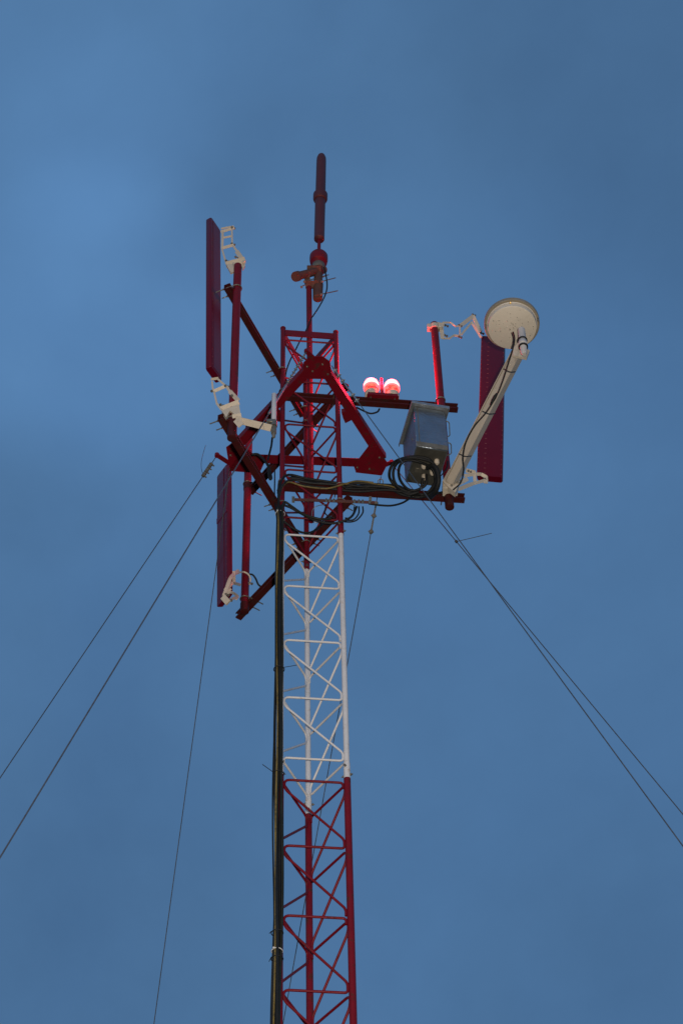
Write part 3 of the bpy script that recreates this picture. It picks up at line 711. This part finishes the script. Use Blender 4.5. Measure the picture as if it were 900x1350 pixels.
# ------------------------------------------------------------------ cables between tower and box
YW = 10.83
CL = [
 ([(380, 630, 10.78), (410, 633, 10.78), (440, 639, 10.78), (470, 637, 10.80), (500, 639, 10.8), (525, 641, 10.82), (540, 650, 10.82), (558, 652, 10.8), (572, 640, 10.72), (575, 622, 10.62), (566, 606, 10.55), (548, 602, 10.53), (532, 604, 10.55), (519, 610, 10.62), (513, 624, 10.7), (517, 636, 10.78), (535, 651, 10.8), (552, 649, 10.78)], .012, 'black cable running from the tower along the lower right arm into an outer coil'),
 ([(384, 627, 10.8), (412, 636, 10.8), (450, 641, 10.80), (482, 641, 10.80), (512, 643, 10.8), (530, 652, 10.82), (555, 655, 10.82), (572, 648, 10.75), (578, 630, 10.65), (572, 612, 10.57), (556, 605, 10.53), (538, 604, 10.53), (523, 611, 10.6), (518, 625, 10.68), (523, 640, 10.76), (540, 648, 10.8), (560, 640, 10.75), (562, 625, 10.7)], .0115, 'black cable on the lower right arm ending in the middle coil under the box'),
 ([(455, 644, 10.80), (490, 644, 10.82), (520, 641, 10.82), (545, 655, 10.82), (567, 651, 10.8), (574, 636, 10.7), (569, 618, 10.62), (552, 609, 10.55), (535, 607, 10.55), (526, 616, 10.6), (527, 632, 10.7), (538, 645, 10.78), (553, 645, 10.78), (558, 630, 10.72)], .011, 'black cable coiled innermost in front of the metal box'),
 ([(380, 636, 10.78), (420, 642, 10.78), (470, 648, 10.80), (510, 646, 10.8), (560, 652, 10.8), (590, 648, 10.82), (594, 655, 10.84)], .009, 'black cable lying straight along the lower right arm to its pipe'),
 ([(486, 664, 10.74), (500, 666, 10.76), (516, 666.5, 10.78), (530, 663, 10.8), (540, 657, 10.82)], .008, 'black cable sagging below the lower right arm from the grounding bar'),
 ([(467, 668, 10.72), (466, 676, 10.72), (461, 683, 10.73), (455, 683, 10.75)], .006, 'first of three short black leads curling down from the grounding bar'),
 ([(473, 668, 10.72), (472.5, 677, 10.72), (466, 685, 10.73), (455, 686, 10.75)], .006, 'second of three short black leads curling down from the grounding bar'),
 ([(478, 668, 10.72), (478, 676, 10.72), (471, 685, 10.73), (463, 688, 10.74), (454, 688, 10.76)], .006, 'outermost of three short black leads curling down from the grounding bar'),
 ([(430, 665, 10.72), (428, 675, 10.73), (432, 680, 10.74), (440, 683, 10.76)], .005, 'thin black lead dropping from the middle of the grounding bar'),
 ([(470, 537, 10.86), (478, 541, 10.84), (488, 545, 10.84), (497, 543, 10.84), (500, 539, 10.86)], .0075, 'black cable drooping under the beacon light'),
 ([(329, 757, PC.y-.03), (333, 758, PC.y-.02), (337, 763, PC.y), (340, 770, PC.y+.01), (343, 773, PC.y+.03)], .0075, 'short black cable curling from the lower left panel bracket to the sloping arm'),
 ([(563, 650, 10.7), (570, 640, 10.66), (582, 626, 10.64), (589, 617, 10.68), (590, 608, 10.72)], .005, 'thin dark wire slanting up from the coil beside the dish arm foot'),
 ([(437, 680, 10.85), (425, 688, 10.82), (414, 688, 10.8), (411, 676, 10.8), (416, 668, 10.78), (428, 665, 10.74)], .003, 'thin grey earth wire looping inside the tower under the grounding bar'),
]
for pts, r, lab in CL:
    tag(MB().tube(smooth([atY(*p) for p in pts], 8), r, 10).build('cable', GALV if 'grey' in lab else BLACK), lab, 'cable')
m_ = MB()
tag(MB().tube(smooth([atY(*p) for p in ((455, 639, 10.74), (465, 635, 10.74), (480, 635, 10.76), (495, 638, 10.78), (515, 641, 10.8), (530, 647, 10.8))], 8), .0055, 8).build('cable', YELC), 'yellowish cable lying on the black ones above the lower right arm', 'cable')
tag(MB().tube(smooth([atY(*p) for p in ((563, 617, 10.62), (570, 614, 10.58), (576, 620, 10.58), (578, 634, 10.62), (574, 648, 10.7), (568, 655, 10.78))], 8), .019, 12).build('cable', BLACK), 'thick black cable dropping from the box bottom to the lower right arm', 'cable')

# ------------------------------------------------------------------ guy wires
def guy(P0, px, az, label, fit=(), r=.0037, wm=WIRE, start=None, grip=None, gm=ZINC):
    n = V((-sin(R(az)), cos(R(az)), 0)); Q = onplane(px[0], px[1], V(P0), n)
    d = Q-V(P0); t = (V(P0).z-.1)/-d.z; E_ = V(P0)+d*t
    o = MB().tube([V(P0), Q, E_], r, 8).build('guy_wire', wm); tag(o, label, 'guy wire', 'guy wires staying the tower')
    L_ = d.normalized(); sd_ = L_.cross(FW).normalized()
    return o, V(P0), L_, sd_, E_
def child_world(m_, name, mt, par):
    o = m_.build(name, mt); o.parent = par; o.location = o.location-par.location; return o
def along(P0, L_, x):          # point on the guy nearest to picture column/row value
    return P0+L_*x
def at_py(P0, L_, py):
    lo, hi = 0, 12
    for _ in range(40):
        mm = (lo+hi)/2
        if proj(P0+L_*mm)[1] < py: lo = mm
        else: hi = mm
    return lo
ZG = ZT
g1, P0, L_, s_, E1 = guy(atZ(284.5, 602.5, ZT), (0, 1026), 205, 'left guy wire with a knobbly grip, leaving the outrigger corner')
m_ = MB(); a, b = at_py(P0, L_, 612), at_py(P0, L_, 627)
for i in range(7):
    c = P0+L_*(a+(b-a)*i/6); m_.lathe(c-L_*.008, L_, [(0, .006), (.003, .017), (.012, .017), (.016, .006)], 8); m_.lathe(c+s_*.015*(-1)**i-FW*.012, s_, [(0, .007), (.016, .007)], 6)
child_world(m_, 'wire_grip', ZINC, g1)
t_ = [P0+L_*b, ]+[atY(x, y, P0.y) for x, y in ((265.5, 618), (265.5, 608), (268, 597), (271, 587))]
child_world(MB().tube(smooth(t_), .0022, 6), 'loose_tail', WIRE, g1)
g2, P0, L_, s_, E2 = guy(EF, (0, 1131), 222, 'guy wire crossing in front of the left mount, from the front corner of the outrigger', r=.0048, wm=mat('bright_guy_strand', (.13, .13, .14), .45, metal=.6, var=.2, scale=30))
m_ = MB(); a, b = at_py(P0, L_, 466), at_py(P0, L_, 508)
m_.tube([P0+L_*a, P0+L_*b], .007, 8)
for i in range(9):
    c = P0+L_*(a+(b-a)*(.1+.1*i)); m_.lathe(c-L_*.006, L_, [(0, .006), (.003, .010), (.009, .010), (.012, .006)], 8); m_.tube([c-s_*.015, c+s_*.015], .0035, 6)
child_world(m_, 'wire_grip', ZINC, g2)
m_ = MB().tube([P0+L_*at_py(P0, L_, 508), P0+L_*at_py(P0, L_, 545)], .0095, 8); child_world(m_, 'grip_sleeve', GALV, g2)
g3, P0, L_, s_, E3 = guy(atZ(437, 482, ZT), (900, 1116), 322, 'right guy wire from the front corner of the outrigger, passing before the metal box')
m_ = MB(); a, b = at_py(P0, L_, 484), at_py(P0, L_, 530); m_.tube([P0+L_*a, P0+L_*b], .0065, 8)
for f in (.1, .25, .4, .8, .95): c = P0+L_*(a+(b-a)*f); m_.lathe(c-L_*.006, L_, [(0, .007), (.003, .015), (.009, .015), (.012, .007)], 8); m_.tube([c-s_*.022, c+s_*.022], .004, 6)
child_world(m_, 'wire_grip', GALV, g3)
g4, P0, L_, s_, E4 = guy(atZ(515.5, 610.5, ZT), (900, 1074), 338, 'right guy wire from the right corner of the outrigger')
c = P0+L_*at_py(P0, L_, 714); child_world(MB().lathe(c-L_*.012, L_, [(0, .005), (.004, .012), (.02, .012), (.024, .005)], 8).tube([c, atY(625, 708.5, c.y), atY(648, 703, c.y)], .0028, 6), 'loose_tail', WIRE, g4)
rc = atZ(502, 628, ZT)
g5, P0, L_, s_, E5 = guy(rc, (373, 1350), 108, 'far guy wire dropping steeply behind the white section of the tower', r=.0036)
m_ = MB(); a, b = at_py(P0, L_, 662), at_py(P0, L_, 702); m_.tube([P0+L_*a, P0+L_*b], .007, 8)
for py in (664, 680, 701): c = P0+L_*at_py(P0, L_, py); m_.lathe(c-L_*.02, L_, [(0, .008), (.008, .017), (.03, .017), (.04, .008)], 8)
for py in (680, 701): c = P0+L_*at_py(P0, L_, py); m_.tube([c-s_*.024, c+s_*.024], .006, 6)
child_world(m_, 'wire_grip', DARKMETAL, g5)
m_ = MB().tube(ringpts(atZ(501.5, 635, ZT-.03), .022, RT, UP, 20), .004, 6); child_world(m_, 'shackle', DARKMETAL, g5)
g6, P0, L_, s_, E6 = guy(atZ(303, 615, ZT), (203, 1350), 104, 'far left thin guy wire hanging below the lower left panel antenna', r=.0034)

# ------------------------------------------------------------------ assumed unseen flood lamp by the viewer, added to light the tower from below
fl = thing('assumed_floodlight', (.35, -.7, 0), 'assumed unseen flood lamp on a short stand at the ground, aimed up at the tower', 'assumed_floodlight')
aim = (V((.1, D, 14.2))-V((.35, -.7, 1.1))).normalized(); sdv = aim.cross(Z).normalized(); upv = sdv.cross(aim)
fc = V((.35, -.7, 1.1))
m_ = MB()
for s_ in (-1, 1):
    m_.box(fc+sdv*s_*.19, aim, sdv, upv, .12, .02, .26); m_.box(fc+upv*s_*.14, aim, sdv, upv, .12, .40, .02)
m_.box(fc-aim*.07, aim, sdv, upv, .02, .40, .30); m_.build('housing', GALV, fl)
m_ = MB(); m_.tube([(.35, -.7, 0), (.35, -.7, .92)], .025, 12); m_.build('stand', GALV, fl)
MB().box(fc-aim*.05, aim, sdv, upv, .01, .34, .24).build('lit_panel', emis('assumed_floodlight_panel', (1, .86, .70), 20), fl)  # glowing face of the added, unseen lamp
ld = bpy.data.lights.new('assumed_floodlight_lamp', 'SPOT'); ld.energy = 3000; ld.color = (1, .87, .75); ld.spot_size = R(50); ld.spot_blend = .6; ld.shadow_soft_size = .12  # assumed source, added for the warm light on undersides and white paint
lo = bpy.data.objects.new('assumed_floodlight_lamp', ld); col.objects.link(lo); lo.parent = fl
lo.location = fc-fl.location; lo.rotation_euler = aim.to_track_quat('-Z', 'Y').to_euler()

scn.render.resolution_x = 682; scn.render.resolution_y = 1024
